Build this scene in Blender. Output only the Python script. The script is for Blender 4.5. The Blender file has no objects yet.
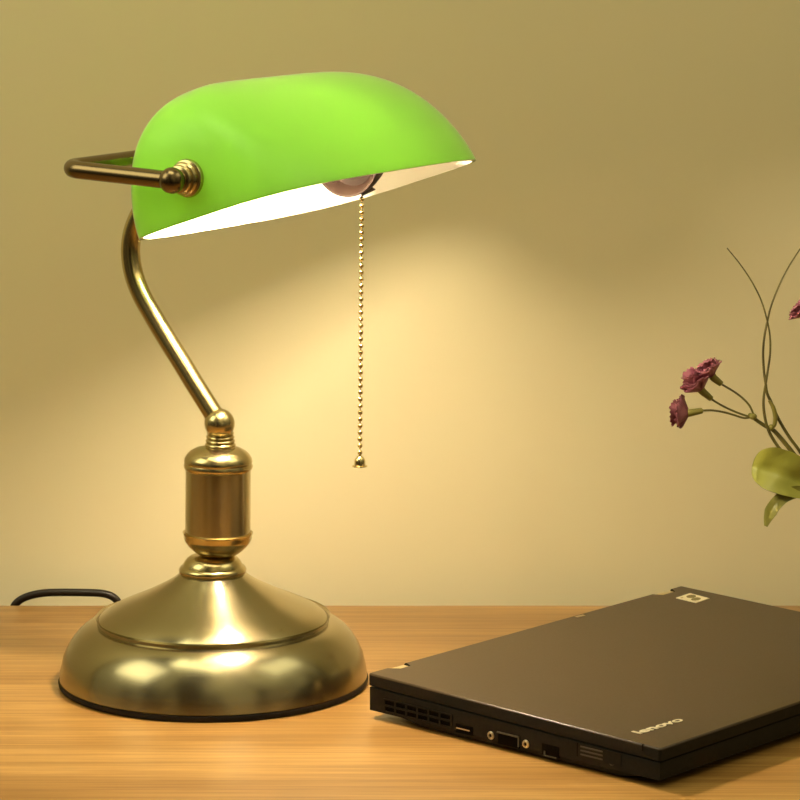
import bpy, bmesh, math, random
from mathutils import Vector, Matrix
random.seed(7)
PI = math.pi
scene = bpy.context.scene
C = scene.collection

# ------------------------------------------------------------------ camera
F, PITCH, CAMH = 3129.5, 0.171, 0.487
cam_d = bpy.data.cameras.new('camera')
cam_d.sensor_width = 36.0
cam_d.lens = F / 800.0 * 36.0
cam_d.clip_start = 0.01
cam = bpy.data.objects.new('camera', cam_d)
C.objects.link(cam)
cam.location = (0, 0, CAMH)
cam.rotation_euler = (PI / 2 - PITCH, 0, 0)
scene.camera = cam

# ------------------------------------------------------------------ world, lights, exposure
w = bpy.data.worlds.new('room_light'); scene.world = w; w.use_nodes = True
wn = w.node_tree.nodes; wl = w.node_tree.links
bg = wn['Background']
tc = wn.new('ShaderNodeTexCoord'); sp = wn.new('ShaderNodeSeparateXYZ')
wl.new(tc.outputs['Generated'], sp.inputs[0])
cr = wn.new('ShaderNodeValToRGB')                            # dim floor level, brighter ceiling
mr = wn.new('ShaderNodeMapRange'); mr.inputs[1].default_value = -1; mr.inputs[2].default_value = 1
wl.new(sp.outputs['Z'], mr.inputs[0]); wl.new(mr.outputs[0], cr.inputs[0])
e = cr.color_ramp.elements
e[0].position = 0.42; e[0].color = (0.10, 0.075, 0.030, 1)
e[1].position = 0.80; e[1].color = (0.64, 0.58, 0.29, 1)
mp0 = wn.new('ShaderNodeMapping'); mp0.inputs['Scale'].default_value = (1, 1, 0.25)     # made-up upright light and dark patches, added for streaky brass reflections
nz = wn.new('ShaderNodeTexNoise'); nz.inputs['Scale'].default_value = 2.6; nz.inputs['Detail'].default_value = 1.5
wl.new(tc.outputs['Generated'], mp0.inputs[0]); wl.new(mp0.outputs[0], nz.inputs['Vector'])
r2 = wn.new('ShaderNodeValToRGB'); r2.color_ramp.elements[0].position = .42; r2.color_ramp.elements[1].position = .58
r2.color_ramp.elements[0].color = (.12, .10, .07, 1); r2.color_ramp.elements[1].color = (1.65, 1.65, 1.65, 1)
wl.new(nz.outputs['Fac'], r2.inputs[0])
mm = wn.new('ShaderNodeMix'); mm.data_type = 'RGBA'; mm.blend_type = 'MULTIPLY'; mm.inputs[0].default_value = 1
wl.new(cr.outputs[0], mm.inputs[6]); wl.new(r2.outputs[0], mm.inputs[7])
wl.new(mm.outputs[2], bg.inputs[0]); bg.inputs[1].default_value = 0.50

def area(name, loc, target, size, power, color, sy=None):
    d = bpy.data.lights.new(name, 'AREA'); d.energy = power; d.color = color
    d.shape = 'RECTANGLE'; d.size = size; d.size_y = sy or size
    o = bpy.data.objects.new(name, d); C.objects.link(o); o.location = loc
    o.rotation_euler = (Vector(target) - Vector(loc)).to_track_quat('-Z', 'Y').to_euler()
    return o
area('top_fill_light', (-0.25, 1.45, 1.5), (-0.05, 1.8, 0.2), 0.8, 6.6, (1.0, 0.97, 0.63), 0.5)  # soft light added overhead to brighten the top of the shade
area('left_fill_light', (-1.05, 1.45, 1.0), (-0.05, 1.8, 0.3), 0.7, 5.0, (1.0, 0.97, 0.66), 0.7)  # unseen fill from the left, added to brighten the shade's near end

area('right_fill_light', (0.95, 1.55, 1.35), (0.0, 1.8, 0.3), 0.8, 2.6, (1.0, 0.97, 0.66), 0.6)  # fill added on the right for the highlight on the shade's far end
scene.view_settings.view_transform = 'Standard'
scene.view_settings.look = 'None'
scene.view_settings.exposure = 0.0
scene.view_settings.gamma = 1.0
scene.view_settings.use_curve_mapping = False

# ------------------------------------------------------------------ helpers
def at(px, py, Y):
    """the point at depth Y that the camera sees at a pixel"""
    u = (px - 400) / F; v = (400 - py) / F
    d = Vector((u, math.cos(PITCH) + v * math.sin(PITCH), -math.sin(PITCH) + v * math.cos(PITCH)))
    return Vector((0, 0, CAMH)) + d * (Y / d.y)
def on_z(px, py, z):
    u = (px - 400) / F; v = (400 - py) / F
    d = Vector((u, math.cos(PITCH) + v * math.sin(PITCH), -math.sin(PITCH) + v * math.cos(PITCH)))
    return Vector((0, 0, CAMH)) + d * ((z - CAMH) / d.z)
def on_plane(px, py, P0, n):
    u = (px - 400) / F; v = (400 - py) / F
    d = Vector((u, math.cos(PITCH) + v * math.sin(PITCH), -math.sin(PITCH) + v * math.cos(PITCH)))
    o = Vector((0, 0, CAMH))
    return o + d * ((P0 - o).dot(n) / d.dot(n))

def mat(name, color, rough=0.5, metal=0.0, **kw):
    m = bpy.data.materials.new(name); m.use_nodes = True
    b = m.node_tree.nodes['Principled BSDF']
    b.inputs['Base Color'].default_value = (*color, 1)
    b.inputs['Roughness'].default_value = rough
    b.inputs['Metallic'].default_value = metal
    for k, v in kw.items(): b.inputs[k.replace('_', ' ')].default_value = v
    return m
def noise_tint(m, c1, c2, scale=(1, 1, 1), nscale=5, detail=4, bump=0.0, rough=None):
    nt = m.node_tree; N = nt.nodes; L = nt.links; b = N['Principled BSDF']
    t = N.new('ShaderNodeTexCoord'); mp = N.new('ShaderNodeMapping'); mp.inputs['Scale'].default_value = scale
    n = N.new('ShaderNodeTexNoise'); n.inputs['Scale'].default_value = nscale; n.inputs['Detail'].default_value = detail
    r = N.new('ShaderNodeValToRGB'); r.color_ramp.elements[0].position = .3; r.color_ramp.elements[1].position = .7
    r.color_ramp.elements[0].color = (*c1, 1); r.color_ramp.elements[1].color = (*c2, 1)
    L.new(t.outputs['Object'], mp.inputs[0]); L.new(mp.outputs[0], n.inputs['Vector']); L.new(n.outputs['Fac'], r.inputs[0])
    L.new(r.outputs[0], b.inputs['Base Color'])
    if bump:
        bp = N.new('ShaderNodeBump'); bp.inputs['Strength'].default_value = bump; bp.inputs['Distance'].default_value = 0.001
        L.new(n.outputs['Fac'], bp.inputs['Height']); L.new(bp.outputs[0], b.inputs['Normal'])
    if rough:
        q = N.new('ShaderNodeMapRange'); q.inputs[3].default_value, q.inputs[4].default_value = rough
        L.new(n.outputs['Fac'], q.inputs[0]); L.new(q.outputs[0], b.inputs['Roughness'])
    return m

def finish(name, bm, m, parent=None, smooth=True, angle=35, recalc=True):
    if recalc: bmesh.ops.recalc_face_normals(bm, faces=bm.faces[:])
    me = bpy.data.meshes.new(name); bm.to_mesh(me); bm.free()
    if smooth:
        me.polygons.foreach_set('use_smooth', [True] * len(me.polygons))
        me.set_sharp_from_angle(angle=math.radians(angle))
    for x in (m if isinstance(m, (list, tuple)) else [m]): me.materials.append(x)
    o = bpy.data.objects.new(name, me); C.objects.link(o)
    if parent: o.parent = parent
    return o
def empty(name, loc, rz=0):
    o = bpy.data.objects.new(name, None); C.objects.link(o); o.location = loc; o.rotation_euler = (0, 0, rz)
    o.empty_display_size = 0.05
    return o
def tag(o, label=None, cat=None, group=None, kind=None):
    if label: o['label'] = label
    if cat: o['category'] = cat
    if group: o['group'] = group
    if kind: o['kind'] = kind
    return o
def add_lathe(bm, prof, seg=96, M=Matrix(), close=True):
    rings = []
    for r, z in prof:
        if r < 1e-7: rings.append([bm.verts.new(M @ Vector((0, 0, z)))])
        else: rings.append([bm.verts.new(M @ Vector((r * math.cos(2 * PI * i / seg), r * math.sin(2 * PI * i / seg), z))) for i in range(seg)])
    for a, b in zip(rings[:-1], rings[1:]):
        for i in range(seg):
            j = (i + 1) % seg
            if len(a) == 1 and len(b) == 1: continue
            if len(a) == 1: bm.faces.new((a[0], b[i], b[j]))
            elif len(b) == 1: bm.faces.new((a[i], a[j], b[0]))
            else: bm.faces.new((a[i], a[j], b[j], b[i]))
    if close:
        for r in (rings[0], rings[-1]):
            if len(r) > 1: bm.faces.new(r)
def catmull(pts, n=10):
    out = []; P = [2 * pts[0] - pts[1]] + list(pts) + [2 * pts[-1] - pts[-2]]
    for i in range(1, len(P) - 2):
        a, b, c, d = P[i - 1:i + 3]
        for k in range(n):
            t = k / n
            out.append(0.5 * ((2 * b) + (c - a) * t + (2 * a - 5 * b + 4 * c - d) * t * t + (3 * b - a - 3 * c + d) * t ** 3))
    out.append(pts[-1].copy())
    return out
def add_tube(bm, pts, rad, seg=20, squash=1.0, up=None):
    n = len(pts)
    if not callable(rad): r0 = rad; rad = lambda t: r0
    T = [(pts[min(i + 1, n - 1)] - pts[max(i - 1, 0)]).normalized() for i in range(n)]
    nrm = Vector(up) if up else T[0].orthogonal()
    rings = []
    for i in range(n):
        nrm = (nrm - T[i] * nrm.dot(T[i])).normalized(); bn = T[i].cross(nrm)
        r = rad(i / (n - 1))
        rings.append([bm.verts.new(pts[i] + (nrm * math.cos(2 * PI * k / seg) * squash + bn * math.sin(2 * PI * k / seg)) * r) for k in range(seg)])
    for a, b in zip(rings[:-1], rings[1:]):
        for k in range(seg):
            j = (k + 1) % seg; bm.faces.new((a[k], a[j], b[j], b[k]))
    bm.faces.new(rings[0]); bm.faces.new(rings[-1])
def add_box(bm, lo, hi, M=Matrix(), bevel=0, segs=3):
    vs = [bm.verts.new(M @ Vector((x, y, z))) for x in (lo[0], hi[0]) for y in (lo[1], hi[1]) for z in (lo[2], hi[2])]
    fs = [bm.faces.new([vs[i] for i in q]) for q in ((0, 1, 3, 2), (4, 6, 7, 5), (0, 4, 5, 1), (2, 3, 7, 6), (0, 2, 6, 4), (1, 5, 7, 3))]
    if bevel:
        ed = list({e for f in fs for e in f.edges})
        bmesh.ops.bevel(bm, geom=ed, offset=bevel, segments=segs, profile=.5, affect='EDGES')
def add_prism(bm, top, bot, bevel=0, segs=3, which='top'):
    """closed solid between two matching outlines (lists of Vector)"""
    a = [bm.verts.new(v) for v in top]; b = [bm.verts.new(v) for v in bot]; n = len(a)
    ft = bm.faces.new(a); fb = bm.faces.new(b[::-1]); side = []
    for i in range(n):
        j = (i + 1) % n; side.append(bm.faces.new((a[j], a[i], b[i], b[j])))
    if bevel:
        ed = set(ft.edges)
        if which == 'both': ed |= set(fb.edges)
        bmesh.ops.bevel(bm, geom=list(ed), offset=bevel, segments=segs, profile=.5, affect='EDGES')
def add_ball(bm, c, r, u=16, v=10, scale=(1, 1, 1), M=Matrix()):
    bmesh.ops.create_uvsphere(bm, u_segments=u, v_segments=v, radius=r, matrix=Matrix.Translation(c) @ M @ Matrix.Diagonal((*scale, 1)))

# ------------------------------------------------------------------ materials
WALL = mat('wall_paint', (0.76, 0.655, 0.37), 0.85)
noise_tint(WALL, (0.755, 0.65, 0.385), (0.765, 0.66, 0.395), (1, 1, 1), 3, 3)
FLOOR = mat('floor_boards', (0.16, 0.09, 0.04), 0.6)
noise_tint(FLOOR, (0.12, 0.07, 0.03), (0.20, 0.12, 0.055), (0.5, 6, 1), 6, 6)

OAK = bpy.data.materials.new('oak'); OAK.use_nodes = True
N = OAK.node_tree.nodes; L = OAK.node_tree.links; B = N['Principled BSDF']
t = N.new('ShaderNodeTexCoord')
def noise(scale, nscale, detail, rough=.55, dist=0.0):
    mp = N.new('ShaderNodeMapping'); mp.inputs['Scale'].default_value = scale
    n = N.new('ShaderNodeTexNoise'); n.inputs['Scale'].default_value = nscale; n.inputs['Detail'].default_value = detail
    n.inputs['Roughness'].default_value = rough; n.inputs['Distortion'].default_value = dist
    L.new(t.outputs['Object'], mp.inputs[0]); L.new(mp.outputs[0], n.inputs['Vector']); return n
def ramp(src, p0, c0, p1, c1):
    r = N.new('ShaderNodeValToRGB'); r.color_ramp.elements[0].position = p0; r.color_ramp.elements[1].position = p1
    r.color_ramp.elements[0].color = (*c0, 1); r.color_ramp.elements[1].color = (*c1, 1); L.new(src, r.inputs[0]); return r
def mixc(fac, a, b, mode='MIX'):
    m = N.new('ShaderNodeMix'); m.data_type = 'RGBA'; m.blend_type = mode
    if isinstance(fac, float): m.inputs[0].default_value = fac
    else: L.new(fac, m.inputs[0])
    L.new(a, m.inputs[6]); L.new(b, m.inputs[7]); return m.outputs[2]
broad = noise((0.9, 9, 1), 3.0, 4, .5, .6)
grain = noise((1.5, 60, 1), 5.0, 6, .65, .2)
fine = noise((6, 330, 1), 4.0, 3, .6)
c = ramp(broad.outputs['Fac'], .32, (0.32, 0.165, 0.040), .68, (0.48, 0.275, 0.082)).outputs[0]
g = ramp(grain.outputs['Fac'], 0.40, (0.60, 0.50, 0.38), .60, (1.06, 1.06, 1.08)).outputs[0]
h = ramp(fine.outputs['Fac'], .35, (0.84, 0.80, 0.74), .60, (1, 1, 1)).outputs[0]
L.new(mixc(0.8, mixc(0.75, c, g, 'MULTIPLY'), h, 'MULTIPLY'), B.inputs['Base Color'])
B.inputs['Roughness'].default_value = 0.33
bp = N.new('ShaderNodeBump'); bp.inputs['Strength'].default_value = 0.10; bp.inputs['Distance'].default_value = 0.0006
L.new(grain.outputs['Fac'], bp.inputs['Height']); L.new(bp.outputs[0], B.inputs['Normal'])

def brass(name, col, rough, aniso=0.0, streak=False):
    m = mat(name, col, rough, 1.0)
    nt = m.node_tree; b = nt.nodes['Principled BSDF']
    if aniso:
        b.inputs['Anisotropic'].default_value = aniso; b.inputs['Anisotropic Rotation'].default_value = 0.25
        tg = nt.nodes.new('ShaderNodeTangent'); tg.direction_type = 'RADIAL'; tg.axis = 'Z'
        nt.links.new(tg.outputs[0], b.inputs['Tangent'])
    if streak:
        t2 = nt.nodes.new('ShaderNodeTexCoord'); mp = nt.nodes.new('ShaderNodeMapping'); mp.inputs['Scale'].default_value = (2, 2, 700)
        n = nt.nodes.new('ShaderNodeTexNoise'); n.inputs['Scale'].default_value = 1.0; n.inputs['Detail'].default_value = 3
        q = nt.nodes.new('ShaderNodeMapRange'); q.inputs[3].default_value = rough - .03; q.inputs[4].default_value = rough + .04
        nt.links.new(t2.outputs['Object'], mp.inputs[0]); nt.links.new(mp.outputs[0], n.inputs['Vector'])
        nt.links.new(n.outputs['Fac'], q.inputs[0]); nt.links.new(q.outputs[0], b.inputs['Roughness'])
    return m
BRASS_BASE = brass('brushed_antique_brass', (0.41, 0.35, 0.205), 0.23, 0.7, True)
BRASS_COL = brass('brushed_brass_column', (0.60, 0.49, 0.28), 0.22, 0.5, True)
BRASS = brass('satin_brass', (0.56, 0.45, 0.22), 0.24)
BRONZE = brass('dark_bronze', (0.21, 0.15, 0.075), 0.27)
BRONZE_SOCKET = mat('dark_brown_socket', (0.014, 0.007, 0.004), 0.6, Specular_IOR_Level=.1)
BRASS_CHAIN = brass('bright_brass', (0.80, 0.64, 0.33), 0.2)
RUBBER = mat('black_rubber', (0.008, 0.005, 0.003), 0.6, Specular_IOR_Level=.2)
CORD = mat('dark_cord', (0.014, 0.008, 0.004), 0.4, Specular_IOR_Level=.3)

# ------------------------------------------------------------------ room and desk
DESK_BACK = 2.021
WALL_Y = 2.055
FLOOR_Z = -0.74
bm = bmesh.new(); add_box(bm, (-1.8, WALL_Y, FLOOR_Z), (1.8, WALL_Y + .1, 1.9)); tag(finish('wall_back', bm, WALL, smooth=False), kind='structure')
bm = bmesh.new(); add_box(bm, (-1.8, -.6, FLOOR_Z - .05), (1.8, WALL_Y + .1, FLOOR_Z)); tag(finish('floor', bm, FLOOR, smooth=False), kind='structure')
desk = tag(empty('desk', (0, 1.68, FLOOR_Z)), 'oak desk with horizontal grain that the green lamp and laptop stand on', 'desk')
def local(root, bm):
    bmesh.ops.translate(bm, verts=bm.verts[:], vec=-root.location)
bm = bmesh.new(); add_box(bm, (-1.1, 1.34, -.03), (1.1, DESK_BACK, 0), bevel=.0015); local(desk, bm); finish('desk_top', bm, OAK, desk)
for sx in (-1, 1):
    for y in (1.39, 1.97):
        bm = bmesh.new(); add_box(bm, (sx * 1.04 - .025, y - .025, FLOOR_Z), (sx * 1.04 + .025, y + .025, -.03), bevel=.003)
        local(desk, bm); finish('desk_leg', bm, OAK, desk)

# ------------------------------------------------------------------ desk lamp
K = 0.487 / 0.493
LX, LY = -0.1120, 1.8262
lamp = tag(empty('desk_lamp', (LX, LY, 0)), "banker's desk lamp with green glass shade, brass base and pull chain", 'desk lamp')
LP = Vector((LX, LY, 0))
def axis_z(py): return at(213, py, LY).z
def hw(px, py):
    p = at(400 + px, py, LY); return p.x
def prof(rows): return [(hw(r, py), axis_z(py)) for r, py in rows]
M0 = Matrix()
# rubber foot ring, brushed dome with its step, cone
bm = bmesh.new(); add_lathe(bm, [(0, 0), (.0915, 0), (.0927, .0006), (.0930, .0022), (.0925, .0036), (0, .0036)], 160)
finish('base_ring', bm, RUBBER, lamp)['label'] = 'black rubber foot ring'
R = prof([(153.3, 685), (153.6, 678), (152.2, 666), (149.5, 654), (145.5, 645), (141, 638), (135, 631), (128, 625.5), (122, 622.5), (118.5, 621.5)])
R = [(0, .0036), (.0912, .0036), (.0923, .0042)] + [q for q in R if q[1] > .0056]
zl = R[-1][1]
R += [(R[-1][0] - .0016, zl + .0003), (R[-1][0] - .0018, zl + .0022), (R[-1][0] - .0008, zl + .0038)]
R += prof([(115, 617.3), (112, 614.3), (101, 608.2), (90, 603.2), (80, 599), (70, 594.6), (60, 589.6), (50, 584.6), (41, 579.2), (34.5, 574.4), (30, 572)]) + [(0, axis_z(572))]
bm = bmesh.new(); add_lathe(bm, R, 160); finish('base', bm, BRASS_BASE, lamp, angle=28)['label'] = 'brushed brass stepped base'
bm = bmesh.new()
add_lathe(bm, prof([(28, 574.5), (32, 573.5), (33.6, 571.5), (33.8, 569), (32.5, 566.6), (30, 565.3), (29.4, 563.6), (28, 561), (25.5, 558.2), (22.5, 556.2), (18, 555)]) + [(0, axis_z(555))], 72)
finish('collar', bm, BRASS, lamp)
# column leans a touch as in the photograph
zc = axis_z(555)
LEAN = Matrix.Translation((.0031, 0, 0)) @ Matrix.Translation((0, 0, zc)) @ Matrix.Rotation(math.radians(0.9), 4, 'Y') @ Matrix.Translation((0, 0, -zc))
col = finish('column', (lambda b: (add_lathe(b, prof([(30, 542), (32.6, 540), (32.6, 468), (30, 466)]), 96, LEAN), b)[1])(bmesh.new()), BRASS_COL, lamp)
bm = bmesh.new()
add_lathe(bm, [(0, axis_z(555.5))] + prof([(15, 555.5), (18, 554.6), (22, 552.2), (26, 549), (29.5, 545.4), (32.4, 541.5), (34, 538), (34, 535.5), (35.2, 532.3), (33.2, 533.2), (31, 535.5)]), 96, LEAN)
finish('lower_cap', bm, BRASS, col)
bm = bmesh.new()
add_lathe(bm, prof([(31, 470), (32.6, 469.6), (34.2, 467.6), (34.6, 465.4), (33.6, 463), (34.2, 461), (33.4, 457.6), (31, 454), (28, 451.3), (23, 448.7), (17, 447.3), (14, 446.6)]) + [(0, axis_z(446.6))], 96, LEAN)
finish('upper_cap', bm, BRASS, col)
bm = bmesh.new(); rows = [(13.6, 448), (15.2, 447)]
for i in range(4):
    y = 445.6 - i * 3.9; g = 15.0 - i * .6
    rows += [(g, y), (g + .5, y - 1), (g, y - 2), (g - 1.6, y - 3)]
rows += [(13, 430), (10, 428)]
add_lathe(bm, prof(rows), 64, Matrix.Translation((.0012, 0, 0)) @ LEAN); finish('threaded_neck', bm, BRASS, lamp)

# directions of the tilted shade: CX along its length, AH horizontally forward, A / U across and up
PHI, T, = 1.018, 0.317
CX = Vector((math.cos(PHI), math.sin(PHI), 0)); AH = Vector((math.sin(PHI), -math.cos(PHI), 0)); UZ = Vector((0, 0, 1))
A = AH * math.cos(T) + UZ * math.sin(T); U = -AH * math.sin(T) + UZ * math.cos(T)
O = LP + Vector((.0014, 0, 0)) + AH * (.072 * K) + UZ * (.2988 * K)
SL, SW, SH = .1168 * K, .067 * K, .076 * K
def loc(v): return v - LP
def mid(px, py): return on_plane(px, py, LP, CX)          # on the lamp's plane of symmetry
ballc = mid(219.6, 423.6)
bm = bmesh.new(); add_ball(bm, loc(ballc), .0090, 32, 20); finish('ball_joint', bm, BRASS, lamp)
# yoke: ball-ended arms and crossbar
YL = .1136 + .0155
yc = lambda px, py: on_plane(px, py, LP - CX * YL, CX)
near_ball = yc(172, 180.5); corner = yc(64.5, 168.5)
def half(sgn):
    nb = near_ball + CX * (YL * 2 if sgn > 0 else 0); co = corner + CX * (YL * 2 if sgn > 0 else 0)
    d = (nb - co).normalized(); q = -CX * sgn
    rr = .011; arc = []
    for k in range(0, 11):
        a = PI / 2 * k / 10
        arc.append(co + d * (rr - rr * math.sin(a)) + q * (rr - rr * math.cos(a)))
    return [nb + (co - nb) * f for f in (0.0, .25, .5, .75)] + arc
ypts = half(-1) + half(1)[::-1]
bm = bmesh.new(); add_tube(bm, [loc(v) for v in ypts], .0049, 28, up=(0, 0, 1)); yoke = finish('yoke', bm, BRONZE, lamp)
# stem
top = (corner + CX * YL)
spx = [(219.3, 423.6), (211, 410), (195, 384.5), (181, 361.5), (166, 337.5), (152, 314), (141.5, 295), (134.5, 277), (131, 259), (131, 242), (135, 225), (144, 207), (157, 190)]
sp_ = [mid(*q) for q in spx]
sp_.append(top + (sp_[-1] - top) * .35); sp_.append(top)
sc_ = catmull(sp_, 8)
bm = bmesh.new(); add_tube(bm, [loc(v) for v in sc_], .0058, 32); finish('stem', bm, BRASS, lamp)

# the shade: glass shell with thickness, outside green, inside opal white
def sgp(v, e): return math.copysign(abs(v) ** e, v)
def shell_pt(T_, V_, grow=0.0):
    n1, mL, mW = 3.792, 4.15, 1.58
    ct, st = sgp(math.cos(T_), 2 / n1), sgp(math.sin(T_), 2 / n1)
    v = math.sin(V_)
    lv = max(0, 1 - v ** mL) ** (1 / mL); wv = max(0, 1 - v ** mW) ** (1 / mW)
    return O + CX * (lv * ct * (SL - grow)) + A * (wv * st * (SW - grow) + v * -.010 * K) + U * (v * (SH - grow))
NT, NV = 144, 44
def shade_surface(bm, grow, mi):
    rows = []
    angs = []
    for i in range(NT):
        a = 2 * PI * i / NT
        # even spacing round the superellipse
        angs.append(math.atan2(sgp(math.sin(a), 3.792 / 2 * .72), sgp(math.cos(a), 3.792 / 2 * .72)))
    for j in range(NV):
        V_ = PI / 2 * (1 - (1 - j / NV) ** 1.25)
        rows.append([bm.verts.new(loc(shell_pt(a, V_, grow))) for a in angs])
    tip = bm.verts.new(loc(shell_pt(0, PI / 2, grow)))
    for a, b in zip(rows[:-1], rows[1:]):
        for i in range(NT):
            k = (i + 1) % NT; f = bm.faces.new((a[i], a[k], b[k], b[i])); f.material_index = mi
    for i in range(NT):
        f = bm.faces.new((rows[-1][i], rows[-1][(i + 1) % NT], tip)); f.material_index = mi
    return rows[0]
bm = bmesh.new()
r_out = shade_surface(bm, 0, 0); r_in = shade_surface(bm, .0022, 1)
for i in range(NT):
    k = (i + 1) % NT; f = bm.faces.new((r_out[k], r_out[i], r_in[i], r_in[k])); f.material_index = 2
def glass(name, diff, trans, tfac, rough, spec=.5):
    m = bpy.data.materials.new(name); m.use_nodes = True; nt = m.node_tree; N = nt.nodes; L = nt.links
    N.remove(N['Principled BSDF']); out = N['Material Output']
    d = N.new('ShaderNodeBsdfDiffuse'); d.inputs[0].default_value = (*diff, 1)
    tr = N.new('ShaderNodeBsdfTranslucent'); tr.inputs[0].default_value = (*trans, 1)
    mx = N.new('ShaderNodeMixShader'); mx.inputs[0].default_value = tfac
    gl = N.new('ShaderNodeBsdfGlossy'); gl.inputs['Roughness'].default_value = rough; gl.inputs[0].default_value = (1, 1, 1, 1)
    fr = N.new('ShaderNodeFresnel'); fr.inputs[0].default_value = 1.36
    m2 = N.new('ShaderNodeMixShader')
    L.new(d.outputs[0], mx.inputs[1]); L.new(tr.outputs[0], mx.inputs[2])
    L.new(fr.outputs[0], m2.inputs[0]); L.new(mx.outputs[0], m2.inputs[1]); L.new(gl.outputs[0], m2.inputs[2])
    L.new(m2.outputs[0], out.inputs[0]); return m
GREEN = glass('green_glass', (0.40, 0.90, 0.12), (0.32, 0.80, 0.045), 0.33, 0.42)
OPAL = glass('white_opal_lining', (0.88, 0.84, 0.72), (0.95, 0.94, 0.82), 0.09, 0.35)
EDGE = mat('glass_edge', (0.25, 0.36, 0.06), 0.3)
shade = finish('lamp_shade', bm, [GREEN, OPAL, EDGE], lamp, angle=60)
shade['label'] = 'green cased glass shade, white inside, lit from within'

# pivots through the end caps
ax0 = near_ball + CX * YL                                   # middle of the pivot axis
for sgn in (-1, 1):
    Mx = Matrix.Translation(loc(ax0 + CX * sgn * YL)) @ (CX * -sgn).to_track_quat('Z', 'Y').to_matrix().to_4x4()
    bm = bmesh.new(); add_ball(bm, loc(ax0 + CX * sgn * YL), .0072, 28, 18)
    k = finish('pivot_knob', bm, BRONZE, lamp)
    bm = bmesh.new()
    add_lathe(bm, [(0, .002), (.0050, .002), (.0056, .0050), (.0074, .0056), (.0080, .0066), (.0074, .0078), (.0066, .0084), (.0084, .0090), (.0092, .0102), (.0084, .0116),
                   (.0080, .0120), (.0100, .0127), (.0106, .0142), (.0102, .0165), (.006, .0185), (0, .0185)], 48, Mx)
    finish('pivot_washer', bm, BRASS if sgn < 0 else BRONZE, k)
# bulb holder and bulb on the pivot axis, under the shade
def axm(c): return Matrix.Translation(loc(ax0 + CX * c - U * 0.000)) @ CX.to_track_quat('Z', 'Y').to_matrix().to_4x4()
HM = Matrix.Translation(U * -.002) @ axm(0)
bm = bmesh.new()
add_lathe(bm, [(0, .052), (.0165, .050), (.0215, .0425), (.0226, .0425), (.0228, .0440), (.0212, .052), (.0180, .060), (.0130, .066), (.0085, .069), (.0070, .072), (.0065, .098), (0, .098)], 64, HM)
holder = finish('bulb_holder', bm, BRONZE_SOCKET, lamp)
bm = bmesh.new()
add_lathe(bm, [(0, .0515), (.0118, .0515), (.0118, .030), (.0125, .012), (0, .011)], 48, Matrix.Translation(U * .003) @ HM)
neck = finish('bulb_neck', bm, mat('bulb_cap_metal', (.012, .007, .004), .7, Specular_IOR_Level=.1), lamp)
GM = Matrix.Translation(U * .009) @ HM
bm = bmesh.new(); gr = .0175
add_lathe(bm, [(0, .0175)] + [(.0085, .0175), (.0100, .0110), (.0130, .0050)] + [(gr * math.sin(a), -.0100 + gr * math.cos(a)) for a in [0.75 + k * (PI - .75) / 18 for k in range(18)]] + [(0, -.0100 - gr)], 64, GM)
BULB = bpy.data.materials.new('lit_bulb'); BULB.use_nodes = True
bb = BULB.node_tree.nodes['Principled BSDF']; bb.inputs['Emission Color'].default_value = (1.0, 0.84, 0.62, 1); bb.inputs['Emission Strength'].default_value = 520
bb.inputs['Base Color'].default_value = (.9, .9, .85, 1)
gb = finish('light_bulb', bm, BULB, lamp); neck.parent = gb

# pull chain with its switch arm and bell end
chx = on_plane(362, 193, ax0 + CX * .053, CX)
chY = chx.y
sw_top = at(366, 176, chY)
bm = bmesh.new()
p1, p2, p3 = at(361, 182, chY), at(375.5, 190.5, chY), at(361.5, 196.5, chY)
a_, b_, c_ = loc(at(359.5, 183, chY)), loc(at(372.5, 187.5, chY)), loc(at(361.5, 196.5, chY))
d_ = loc(at(375.5, 189.5, chY))
off = Vector((0, .002, 0))
add_prism(bm, [a_ - off, b_ - off, d_ - off, c_ - off], [a_ + off, b_ + off, d_ + off, c_ + off])
add_tube(bm, [loc(at(366, 174, chY)), loc(at(366.5, 187, chY))], .0022, 12)
finish('switch_arm', bm, BRONZE_SOCKET, holder)
bm = bmesh.new(); n = 39
y0, y1 = 199.0, 452.5
cpts = []
for i in range(n):
    py = y0 + (y1 - y0) * i / (n - 1); px = 361.8 - 1.9 * i / (n - 1)
    p = loc(at(px, py, chY)); cpts.append(p); add_ball(bm, p, .00155, 12, 8)
add_tube(bm, [loc(at(361.9, 195, chY))] + cpts, .00035, 6)
chain = finish('pull_chain', bm, BRASS_CHAIN, lamp)
bt = loc(at(359.8, 454.5, chY))
Mb = Matrix.Translation(bt)
s = 1 / (F / (chY * math.cos(PITCH) + (CAMH - bt.z) * math.sin(PITCH)))
bm = bmesh.new()
add_lathe(bm, [(0, 0), (.9 * s, -.3 * s), (3.4 * s, -2.6 * s), (5.1 * s, -4.8 * s), (5.5 * s, -7 * s), (5.5 * s, -10.6 * s), (7.6 * s, -11.4 * s), (7.6 * s, -12.2 * s), (4 * s, -12.6 * s), (0, -12.6 * s)], 32, Mb)
finish('chain_bell', bm, BRASS_CHAIN, chain)

# cord looping up behind the back edge of the desk
cy = DESK_BACK + .012
cp = [at(12, 640, cy), at(12, 625, cy), at(12.5, 612, cy), at(16, 603.5, cy), at(26, 597, cy), at(42, 593.2, cy), at(60, 592.4, cy), at(85, 592.6, cy), at(103, 593.6, cy), at(113, 597, cy), at(119, 603.5, cy), at(123, 612, cy), at(124, 625, cy), at(124, 640, cy)]
bm = bmesh.new(); add_tube(bm, [Vector((cp[0].x, cy, -.25))] + catmull(cp, 8) + [Vector((cp[-1].x, cy, -.25))], .0026, 16, up=(0, 1, 0))
tag(finish('power_cord', bm, CORD), 'dark power cord looping up behind the back edge of the desk', 'cord')

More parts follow.
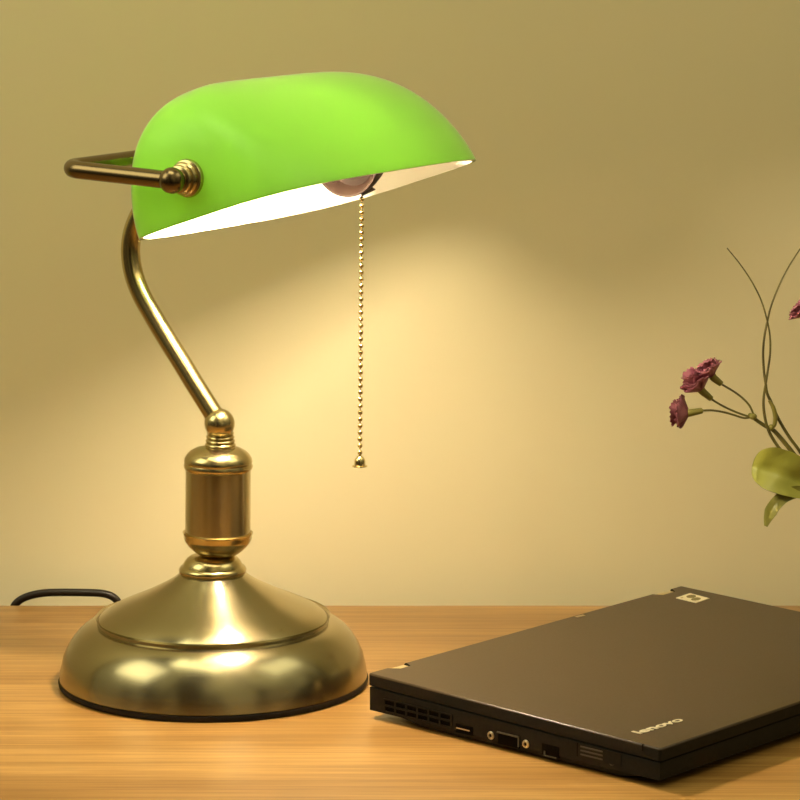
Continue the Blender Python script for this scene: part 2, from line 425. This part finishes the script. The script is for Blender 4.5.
# ------------------------------------------------------------------ laptop
LTH = 0.833
RL = Vector((-.0185, 1.7452, 0))
lap = tag(empty('laptop', (RL.x, RL.y, 0), LTH), 'closed black laptop lying on the oak desk beside the brass lamp', 'laptop')
W_, D_ = .2965, .2115                                         # x: along the hinge edge, -y: towards the front edge
LM = Matrix.Translation(RL) @ Matrix.Rotation(LTH, 4, 'Z'); LI = LM.inverted()
BODY = mat('black_plastic', (0.012, 0.010, 0.007), 0.5, Specular_IOR_Level=.15)
noise_tint(BODY, (0.009, 0.0075, 0.0055), (0.013, 0.011, 0.008), (1, 1, 1), 400, 2)
LID = mat('matte_black_lid', (0.016, 0.012, 0.007), 0.36, Specular_IOR_Level=.40)
noise_tint(LID, (0.030, 0.0165, 0.0055), (0.034, 0.019, 0.0065), (1, 1, 1), 900, 2, rough=(.32, .40))
LIDEDGE = mat('lit_lid_edge', (0.16, 0.12, 0.06), 0.35)  # unused: light caught along the lid's rim, put into the colour
DARK = mat('port_interior', (0.003, 0.002, 0.001), 0.8, Specular_IOR_Level=.05)
SILVER = mat('silver_metal', (0.62, 0.55, 0.42), 0.28, 1.0)
GREYP = mat('grey_plastic', (0.075, 0.066, 0.05), 0.4)
LOGO = mat('silver_lettering', (0.80, 0.72, 0.52), 0.35, 0.5)
HINGE = mat('tan_hinge', (0.50, 0.38, 0.18), 0.35, 0.3)
H_R, H_F = .0265, .0225                                      # lid height at the rear and at the front
def ztop(y): return H_R + (H_F - H_R) * (-y / D_)
LT = .0070                                                    # lid thickness
# lid outline with the two hinge notches
def outline(inset=0.0):
    n1a, n1b, n2a, n2b = .0165, .0300, W_ - .0300, W_ - .0115
    dp = .0080
    q = .0012
    pts = [(q + inset, -inset)]
    pts += [(n1a, -inset), (n1a + .003, -dp), (n1b, -dp), (n1b + .001, -inset)]
    pts += [(n2a, -inset), (n2a + .001, -dp), (n2b - .003, -dp), (n2b, -inset)]
    pts += [(W_ - q - inset, -inset), (W_ - inset, -q - inset), (W_ - inset, -D_ + q + inset), (W_ - q - inset, -D_ + inset), (q + inset, -D_ + inset), (inset, -D_ + q + inset), (inset, -q - inset)]
    return pts
ol = outline()
bm = bmesh.new()
topv = [Vector((x, y, ztop(y))) for x, y in ol]; botv = [Vector((x, y, ztop(y) - LT)) for x, y in ol]
add_prism(bm, topv[::-1], botv[::-1], bevel=.0011, segs=3)
lid = finish('lid', bm, [LID, BODY], lap, angle=40)
for f in lid.data.polygons:
    if f.normal.z < .25: f.material_index = 1
    if abs(f.normal.z) > .99: f.use_smooth = False
# thin rim round the lid's top edge
# base: slightly smaller, with a stepped underside
bm = bmesh.new()
def rect(i, z): return [Vector((i, -i, z(-i))), Vector((W_ - i, -i, z(-i))), Vector((W_ - i, -D_ + i, z(-D_ + i))), Vector((i, -D_ + i, z(-D_ + i)))]
zb = lambda y: ztop(y) - LT - .0009
add_prism(bm, rect(.0008, zb), rect(.0008, lambda y: .0046), bevel=.0006)
body = finish('base', bm, BODY, lap)
bm = bmesh.new()
add_prism(bm, [Vector(v) for v in ((.0012, -.022, .0050), (W_ - .0012, -.022, .0050), (W_ - .0012, -D_ + .012, .0050), (.0012, -D_ + .012, .0050))],
          [Vector(v) for v in ((.0030, -.040, .0012), (W_ - .003, -.040, .0012), (W_ - .003, -D_ + .030, .0012), (.0030, -D_ + .030, .0012))], bevel=0)
finish('bottom_panel', bm, BODY, lap)
for fx, fy in ((.03, -.012), (W_ - .03, -.012), (.03, -D_ + .036), (W_ - .03, -D_ + .036)):
    bm = bmesh.new(); add_lathe(bm, [(0, 0), (.005, 0), (.0055, .0014), (.0055, .0052), (0, .0053)], 24, Matrix.Translation((fx, fy, 0))); finish('rubber_foot', bm, RUBBER, lap)
for x0, x1 in ((.0185, .0298), (W_ - .0290, W_ - .0140)):
    bm = bmesh.new(); add_box(bm, (x0 + .0002, -.0078, H_R - LT - .002), (x1 - .0002, -.0006, H_R - .0004), bevel=.0014); finish('hinge', bm, HINGE, lap)
# left side: vents, ports
def side_box(name, y, z, ly, lz, m, parent=lap, out=.0002, deep=.001, bev=0.0):
    bm = bmesh.new(); x = .0008
    add_box(bm, (x - out, y - ly / 2, z - lz / 2), (x + deep, y + ly / 2, z + lz / 2), bevel=bev); return finish(name, bm, m, parent)
def side(px, py):                                            # pixel -> (y, z) on the left side of the laptop
    p = LI @ on_plane(px, py, LM @ Vector((.0012, 0, 0)), LM.to_3x3() @ Vector((1, 0, 0))); return p.y, p.z
# fan grille: a recessed dark panel crossed by ribs
ya, za = side(386, 706); yb, zb_ = side(455, 727)
gz0, gz1 = .0064, .0128
bm = bmesh.new(); y_hi, y_lo = side(385, 710)[0], side(452, 727)[0]
add_box(bm, (.0008, y_lo, gz0), (.0014, y_hi, gz1)); fan = finish('fan_vent', bm, DARK, lap)
bm = bmesh.new(); nb = 6
for i in range(nb + 1):
    y = y_hi + (y_lo - y_hi) * i / nb
    add_box(bm, (.0002, y - .0007, gz0 - .0006), (.0012, y + .0007, gz1 + .0006))
add_box(bm, (.0002, y_lo, (gz0 + gz1) / 2 - .0006), (.0012, y_hi, (gz0 + gz1) / 2 + .0006))
add_box(bm, (.0002, y_lo, gz1), (.0012, y_hi, gz1 + .0008)); add_box(bm, (.0002, y_lo, gz0 - .0008), (.0012, y_hi, gz0))
finish('vent_grille', bm, BODY, fan)
def port(name, pxc, pyc, ly, lz, m=DARK):
    y, z = side(pxc, pyc); z = max(z, .0066); return side_box(name, y, z, ly, lz, m, out=.0003), y, z
o, y, z = port('usb_port', 465, 731, .0125, .0050)
side_box('port_tongue', y + .0008, z + .0001, .0100, .0007, SILVER, o, out=.0006)
for px, py in ((491.5, 738.5), (526.5, 748.5)):
    y, z = side(px, py); z = max(z, .0070); Ms = Matrix.Translation((.0012, y, z)) @ Matrix.Rotation(-PI / 2, 4, 'Y')
    bm = bmesh.new(); add_lathe(bm, [(0, -.001), (.0024, -.001), (.0024, .0008), (.0019, .0013), (.0012, .0013), (.0012, .0003), (0, .0003)], 24, Ms)
    k = finish('port_screw', bm, SILVER, lap)
o, y, z = port('video_port', 509, 745, .0150, .0064)
bm = bmesh.new()
add_box(bm, (-.0001, y - .0080, z + .0030), (.0012, y + .0080, z + .0038)); add_box(bm, (-.0001, y - .0080, z - .0022), (.0012, y - .0073, z + .0038))
finish('port_shell', bm, GREYP, o)
o, y, z = port('network_port', 551, 758, .0120, .0062)
bm = bmesh.new(); add_box(bm, (-.0001, y - .0046, z - .0036), (.0012, y + .0034, z - .0030)); add_box(bm, (-.0001, y + .0034, z - .0036), (.0012, y + .0042, z - .0008))
finish('port_shell', bm, GREYP, o)
yy, zz = side(578, 768)
bm = bmesh.new(); add_box(bm, (.0006, yy - .030, .0075), (.0016, yy - .0004, .0145)); cs = finish('card_slot', bm, BODY, lap)
bm = bmesh.new()
add_box(bm, (.0007, yy - .0004, .0070), (.0014, yy + .0006, .0148))
finish('slot_seam', bm, DARK, cs)
for i in range(3):
    bm = bmesh.new(); z = .0132 - i * .0022; add_box(bm, (.0003, yy - .0175, z - .0004), (.0012, yy - .0022, z + .0004)); finish('slot_rib', bm, GREYP, cs)
y, z = side(612, 772.5); z = max(z, .0085); Ms = Matrix.Translation((.0012, y, z)) @ Matrix.Rotation(-PI / 2, 4, 'Y')
bm = bmesh.new(); add_lathe(bm, [(0, -.0005), (.0021, -.0005), (.0021, .0004), (.0013, .0004), (.0012, .0001), (0, .0001)], 24, Ms); finish('lock_slot', bm, GREYP, lap)
# front lid latch seam and pale corner mark on the lid's left edge
y, z = side(640, 744); bm = bmesh.new(); add_box(bm, (-.0001, -D_ + .0115, ztop(-D_) - .0034), (.0012, -D_ + .0122, ztop(-D_ + .012) + .00003)); finish('lid_seam', bm, DARK, lid)
# lettering
def lid_xy(px, py):
    n = Vector((0, (H_F - H_R) / D_, 1)).normalized()
    n = LM.to_3x3() @ Vector((0, -(H_R - H_F) / D_, 1)); p = LI @ on_plane(px, py, LM @ Vector((0, 0, H_R)), n.normalized()); return p.x, p.y
def text_mesh(body, size, ex=.0002, shear=0):
    cu = bpy.data.curves.new('t', 'FONT'); cu.body = body; cu.size = size; cu.extrude = ex; cu.offset = size * .022; cu.shear = shear
    o = bpy.data.objects.new('t', cu); C.objects.link(o)
    dg = bpy.context.evaluated_depsgraph_get(); me = bpy.data.meshes.new_from_object(o.evaluated_get(dg))
    C.objects.unlink(o); bpy.data.objects.remove(o); return me
TILT = math.atan2(H_R - H_F, D_)
def place_text(name, body, p0, p1, hgt, m, parent):
    """text whose baseline runs from pixel p0 to p1 on the lid"""
    a = Vector(lid_xy(*p0)); b = Vector(lid_xy(*p1)); me = text_mesh(body, 1.0, .01)
    xs = [v.co.x for v in me.vertices]; ys = [v.co.y for v in me.vertices]; w0, w1, h1 = min(xs), max(xs), max(ys)
    sx = (b - a).length / (w1 - w0); ang = math.atan2(b.y - a.y, b.x - a.x)
    for v in me.vertices: v.co = Vector(((v.co.x - w0) * sx, v.co.y * hgt / h1, v.co.z * .02))
    me.materials.clear(); me.materials.append(m)
    o = bpy.data.objects.new(name, me); C.objects.link(o); o.parent = parent
    o.matrix_local = Matrix.Translation((a.x, a.y, ztop(a.y) + .0001)) @ Matrix.Rotation(TILT, 4, 'X') @ Matrix.Rotation(ang, 4, 'Z')
    return o
lg = place_text('maker_lettering', 'lenovo', (640, 734.2), (684.5, 720.5), .0062, LOGO, lid)
lg['label'] = 'silver lettering'
# badge at the far corner
q = [lid_xy(*p) for p in ((676, 598.3), (690, 593.6), (709.5, 598.8), (696, 603.2))]
bm = bmesh.new()
add_prism(bm, [Vector((x, y, ztop(y) + .0004)) for x, y in q][::-1], [Vector((x, y, ztop(y) - .0001)) for x, y in q][::-1]); bd = finish('badge', bm, LOGO, lid, smooth=False)
bd['label'] = 'small pale badge with dark marks'
qa = Vector(q[0]); qu = Vector(q[1]) - qa; qv = Vector(q[3]) - qa
for (u0, v0, ru, rv) in ((.60, .34, .24, .17), (.42, .70, .26, .16), (.16, .18, .07, .05)):
    bm = bmesh.new(); ring = []; ring2 = []
    for k in range(24):
        a = 2 * PI * k / 24; p = qa + qu * (u0 + ru * math.cos(a)) + qv * (v0 + rv * math.sin(a))
        ring.append(Vector((p.x, p.y, ztop(p.y) + .0006))); ring2.append(Vector((p.x, p.y, ztop(p.y) + .0002)))
    add_prism(bm, ring, ring2); finish('badge_mark', bm, HINGE if ru < .1 else mat('olive_print', (.17, .13, .035), .5), bd)
a = Vector(lid_xy(576, 617.2)); b = Vector(lid_xy(584.2, 615.4))
bm = bmesh.new(); dirv = (b - a).normalized(); nv = Vector((-dirv.y, dirv.x)) * .0011
add_prism(bm, [Vector((p.x, p.y, ztop(p.y) + .0003)) for p in (a - nv, b - nv, b + nv, a + nv)], [Vector((p.x, p.y, ztop(p.y) - .0001)) for p in (a - nv, b - nv, b + nv, a + nv)])
finish('status_icons', bm, SILVER, lid)

# ------------------------------------------------------------------ flowers in a vase (the vase stands outside the frame)
FY = 1.93
VX = .362
VASE = mat('white_ceramic', (0.75, 0.70, 0.58), 0.25)
bm = bmesh.new()
add_lathe(bm, [(0, 0), (.024, 0), (.027, .003), (.033, .025), (.034, .045), (.027, .068), (.015, .082), (.0125, .092), (.016, .102), (.0145, .102), (.0110, .092), (.013, .082), (.025, .066), (.031, .045), (.030, .025), (.024, .006), (0, .006)], 64, close=False)
vase = tag(finish('vase', bm, VASE), 'small white ceramic vase on the desk right of the laptop', 'vase'); vase.location = (VX, FY, 0)
STEM = mat('olive_stem', (0.10, 0.080, 0.014), 0.5); noise_tint(STEM, (0.06, 0.042, 0.010), (0.17, 0.14, 0.025), (1, 1, 1), 60, 3)
CALYX = mat('green_calyx', (0.24, 0.20, 0.035), 0.5)
LEAF = mat('olive_leaf', (0.36, 0.34, 0.05), 0.28); noise_tint(LEAF, (0.30, 0.29, 0.035), (0.42, 0.40, 0.07), (1, 1, 1), 45, 3)
LEAFD = mat('deep_olive_leaf', (0.24, 0.23, 0.035), 0.45); noise_tint(LEAFD, (0.18, 0.17, 0.025), (0.30, 0.28, 0.05), (1, 1, 1), 60, 3)
PETAL = mat('dusty_pink_petal', (0.34, 0.10, 0.11), 0.55); noise_tint(PETAL, (0.19, 0.035, 0.065), (0.44, 0.15, 0.18), (1, 1, 1), 160, 3)
fl = tag(empty('flower_spray', (VX, FY, .02)), 'dusty pink flower spray with wiry stems, its olive leaves behind the laptop', 'flowers')
FO = Vector((VX, FY, .02))
def P(px, py, dy=0.0): return at(px, py, FY + dy) - FO
mouth = Vector((VX - .004, FY, .100)) - FO; foot = Vector((VX, FY, .03)) - FO
def stem(name, pts, r0, r1, m=STEM, end=True, rise=None):
    pp = list(pts)
    if end:
        if rise: pp.append(rise)
        pp += [mouth + Vector((random.uniform(-.003, .003), random.uniform(-.003, .003), 0)), foot]
    bm = bmesh.new(); add_tube(bm, catmull(pp, 8), lambda t: r0 + (r1 - r0) * min(1, t * 1.6), 12); return finish(name, bm, m, fl)
over = P(862, 492)
stem('tendril', [P(*q) for q in ((727, 248), (740, 264), (752, 282), (761, 300), (767, 320), (770, 337), (770, 354), (768, 369), (765.6, 384), (763.8, 396), (763.5, 406), (765, 418), (768, 429), (773, 439), (780, 449), (789, 458.5), (801, 468), (830, 484))], .00035, .0010, rise=P(868, 500))
stem('tendril', [P(q[0], q[1], .004) for q in ((815, 226), (800, 249), (788, 268), (778, 288), (771, 306), (767.6, 320), (764.4, 336), (763, 352), (763.6, 368), (765.6, 384), (767, 393), (771, 402), (777, 416), (786, 432), (796, 446), (815, 468))], .0004, .0010, rise=P(868, 496))
st = stem('stem', [P(q[0], q[1], .002) for q in ((752, 417), (759, 422), (767, 427), (773, 430), (779, 436), (789, 448), (800, 461), (822, 478))], .0011, .0015, rise=over)
bm = bmesh.new(); add_tube(bm, catmull([P(769, 400.5, .002), P(773, 407, .002), P(775.2, 416, .002), P(774.6, 424, .002), P(772, 429, .002)], 6), lambda t: .0009 + .0006 * math.sin(PI * t), 12); finish('shoot', bm, CALYX, st)
bm = bmesh.new(); add_ball(bm, P(753, 416.5), .0021, 12, 8, (1.2, 1, 1)); add_ball(bm, P(750, 415), .0013, 10, 8); add_ball(bm, P(771, 427.5, .001), .0020, 12, 8); finish('node', bm, CALYX, st)

def petal_grid(bm, base, d, up, length, width, curl, fringe=3):
    """one narrow fringed petal curving outwards"""
    d = d.normalized(); sd = d.cross(up).normalized(); nn = sd.cross(d)
    nu, nv = 6, 6; front = []; back = []
    for s_, lst in ((1, front), (-1, back)):
        for i in range(nu + 1):
            row = []; t = i / nu
            wdt = width * (0.25 + 0.75 * math.sin(min(1, t * 1.15) * PI * .62))
            for j in range(nv + 1):
                u = j / nv * 2 - 1
                l = length * t * (1 - .16 * (abs(math.sin(u * PI * fringe / 2 + .4)) if i == nu else 0))
                p = base + d * (l * math.cos(curl * t * .5)) + nn * (length * (math.sin(curl * t) * .5 + .10 * u * u)) + sd * (u * wdt) + nn * (.00018 * s_)
                row.append(bm.verts.new(p))
            lst.append(row)
    for i in range(nu):
        for j in range(nv):
            bm.faces.new((front[i][j], front[i + 1][j], front[i + 1][j + 1], front[i][j + 1]))
            bm.faces.new((back[i][j], back[i][j + 1], back[i + 1][j + 1], back[i + 1][j]))
    def edge(i0, j0, i1, j1): bm.faces.new((front[i0][j0], front[i1][j1], back[i1][j1], back[i0][j0]))
    for i in range(nu): edge(i, 0, i + 1, 0); edge(i, nv, i + 1, nv)
    for j in range(nv): edge(0, j, 0, j + 1); edge(nu, j, nu, j + 1)
def flower(neck, head, cal_end, spread, length, npet, stempts=None, thick=.0021, layers=3):
    """neck: where petals leave the calyx; head: direction point; cal_end: calyx foot"""
    d = (head - neck).normalized()
    bm = bmesh.new(); o1 = d.orthogonal().normalized(); o2 = d.cross(o1)
    for ly in range(layers):
        nn_ = npet - ly * 2; sp_a = spread * (1 - .30 * ly)
        for k in range(nn_):
            a = 2 * PI * (k + ly * .5) / nn_ + random.uniform(-.15, .15)
            rad = o1 * math.cos(a) + o2 * math.sin(a)
            dd = d * math.cos(sp_a) + rad * math.sin(sp_a) + Vector((random.uniform(-.1, .1),) * 3)
            petal_grid(bm, neck + rad * .0006 + d * (.0012 * ly), dd, -rad + d * .3, length * random.uniform(.85, 1.1), length * .36, random.uniform(.3, 1.1) * (1 if ly == 0 else -.5))
    f = finish('flower', bm, PETAL, fl, angle=80)
    bm = bmesh.new(); add_tube(bm, [cal_end, cal_end + (neck - cal_end) * .08, cal_end + (neck - cal_end) * .5, cal_end + (neck - cal_end) * .9, neck + d * .001], lambda t: thick * (.45 if t == 0 else .75 + .5 * t), 14); finish('calyx', bm, CALYX, f)
    if stempts:
        bm = bmesh.new(); add_tube(bm, catmull([cal_end] + stempts, 8), .00065, 10); finish('flower_stem', bm, STEM, f)
    return f
flower(P(713, 377.5), P(705, 363), P(722, 384.5), 1.05, .0118, 10, [P(728, 388), P(736, 393), P(743, 398.5), P(749, 405), P(752.5, 412), P(753.5, 417)])
flower(P(702, 391), P(692, 376), P(712, 399.5), 1.15, .0128, 11, [P(720, 404.5), P(730, 409.5), P(741, 414), P(752, 417.5)], layers=4)
flower(P(689.5, 413, -.002), P(679, 413), P(703, 410.5), 1.3, .0122, 10, [P(712, 410.3), P(723, 412), P(734, 415), P(744, 418), P(752, 417)])
flower(P(806, 316), P(798, 309), P(814, 326), 1.15, .0100, 9, [P(822, 345), P(828, 390), P(842, 440), P(864, 488), mouth])
# leaves
def leaf(name, spine, halfw, m, normal, cup=.3, thick=.0005, wav=0):
    sp = catmull(spine, 14); n = len(sp); arc = [0.0]
    for i in range(1, n): arc.append(arc[-1] + (sp[i] - sp[i - 1]).length)
    bm = bmesh.new(); F_, B_ = [], []
    nv = 10
    for i in range(n):
        t = i / (n - 1); T_ = (sp[min(i + 1, n - 1)] - sp[max(i - 1, 0)]).normalized()
        sd = T_.cross(normal).normalized(); nn = sd.cross(T_)
        if nn.dot(normal) < 0: nn = -nn
        rf, rb = [], []
        wd = halfw(arc[i] * 1600)
        for j in range(nv + 1):
            u = j / nv * 2 - 1
            z_ = cup * wd * (u * u) + (-.10 * wd * math.exp(-(u / .14) ** 2)) + wav * math.sin(t * 19 + u * 3) * wd * .06
            p = sp[i] + sd * (u * wd) + nn * z_
            rf.append(bm.verts.new(p + nn * thick)); rb.append(bm.verts.new(p - nn * thick))
        F_.append(rf); B_.append(rb)
    for i in range(n - 1):
        for j in range(nv):
            bm.faces.new((F_[i][j], F_[i + 1][j], F_[i + 1][j + 1], F_[i][j + 1])); bm.faces.new((B_[i][j], B_[i][j + 1], B_[i + 1][j + 1], B_[i + 1][j]))
    for i in range(n - 1):
        for j in (0, nv): bm.faces.new((F_[i][j], F_[i + 1][j], B_[i + 1][j], B_[i][j]))
    for j in range(nv):
        for i in (0, n - 1): bm.faces.new((F_[i][j], F_[i][j + 1], B_[i][j + 1], B_[i][j]))
    return finish(name, bm, m, fl, angle=70)
pxs = 1 / 1600
l1 = leaf('leaf', [P(752.3, 466, -.012), P(762, 467.5, -.014), P(775, 471, -.014), P(790, 476, -.012), P(806, 484, -.008), P(835, 496, -.004), mouth],
     lambda q: pxs * (22.5 * max(.0004, 1 - ((22 - min(q, 22)) / 22) ** 2) ** .5 * (1 - .82 * min(1, max(0, q - 34) / 62) ** 1.3)), LEAF, Vector((-.15, -1, .45)), cup=.22, wav=.4)
l1['label'] = 'broad cupped yellow-green leaf'
leaf('leaf', [P(766, 526, -.016), P(769, 516, -.018), P(775, 505, -.018), P(785, 496, -.016), P(800, 491.5, -.012), P(825, 494, -.006), mouth],
     lambda q: pxs * (1.8 + 4.6 * min(1, q / 16) - 2.5 * min(1, max(0, q - 45) / 60)), LEAFD, Vector((-.4, -1, .1)), cup=.05, wav=1)['label'] = 'narrow drooping olive leaf'
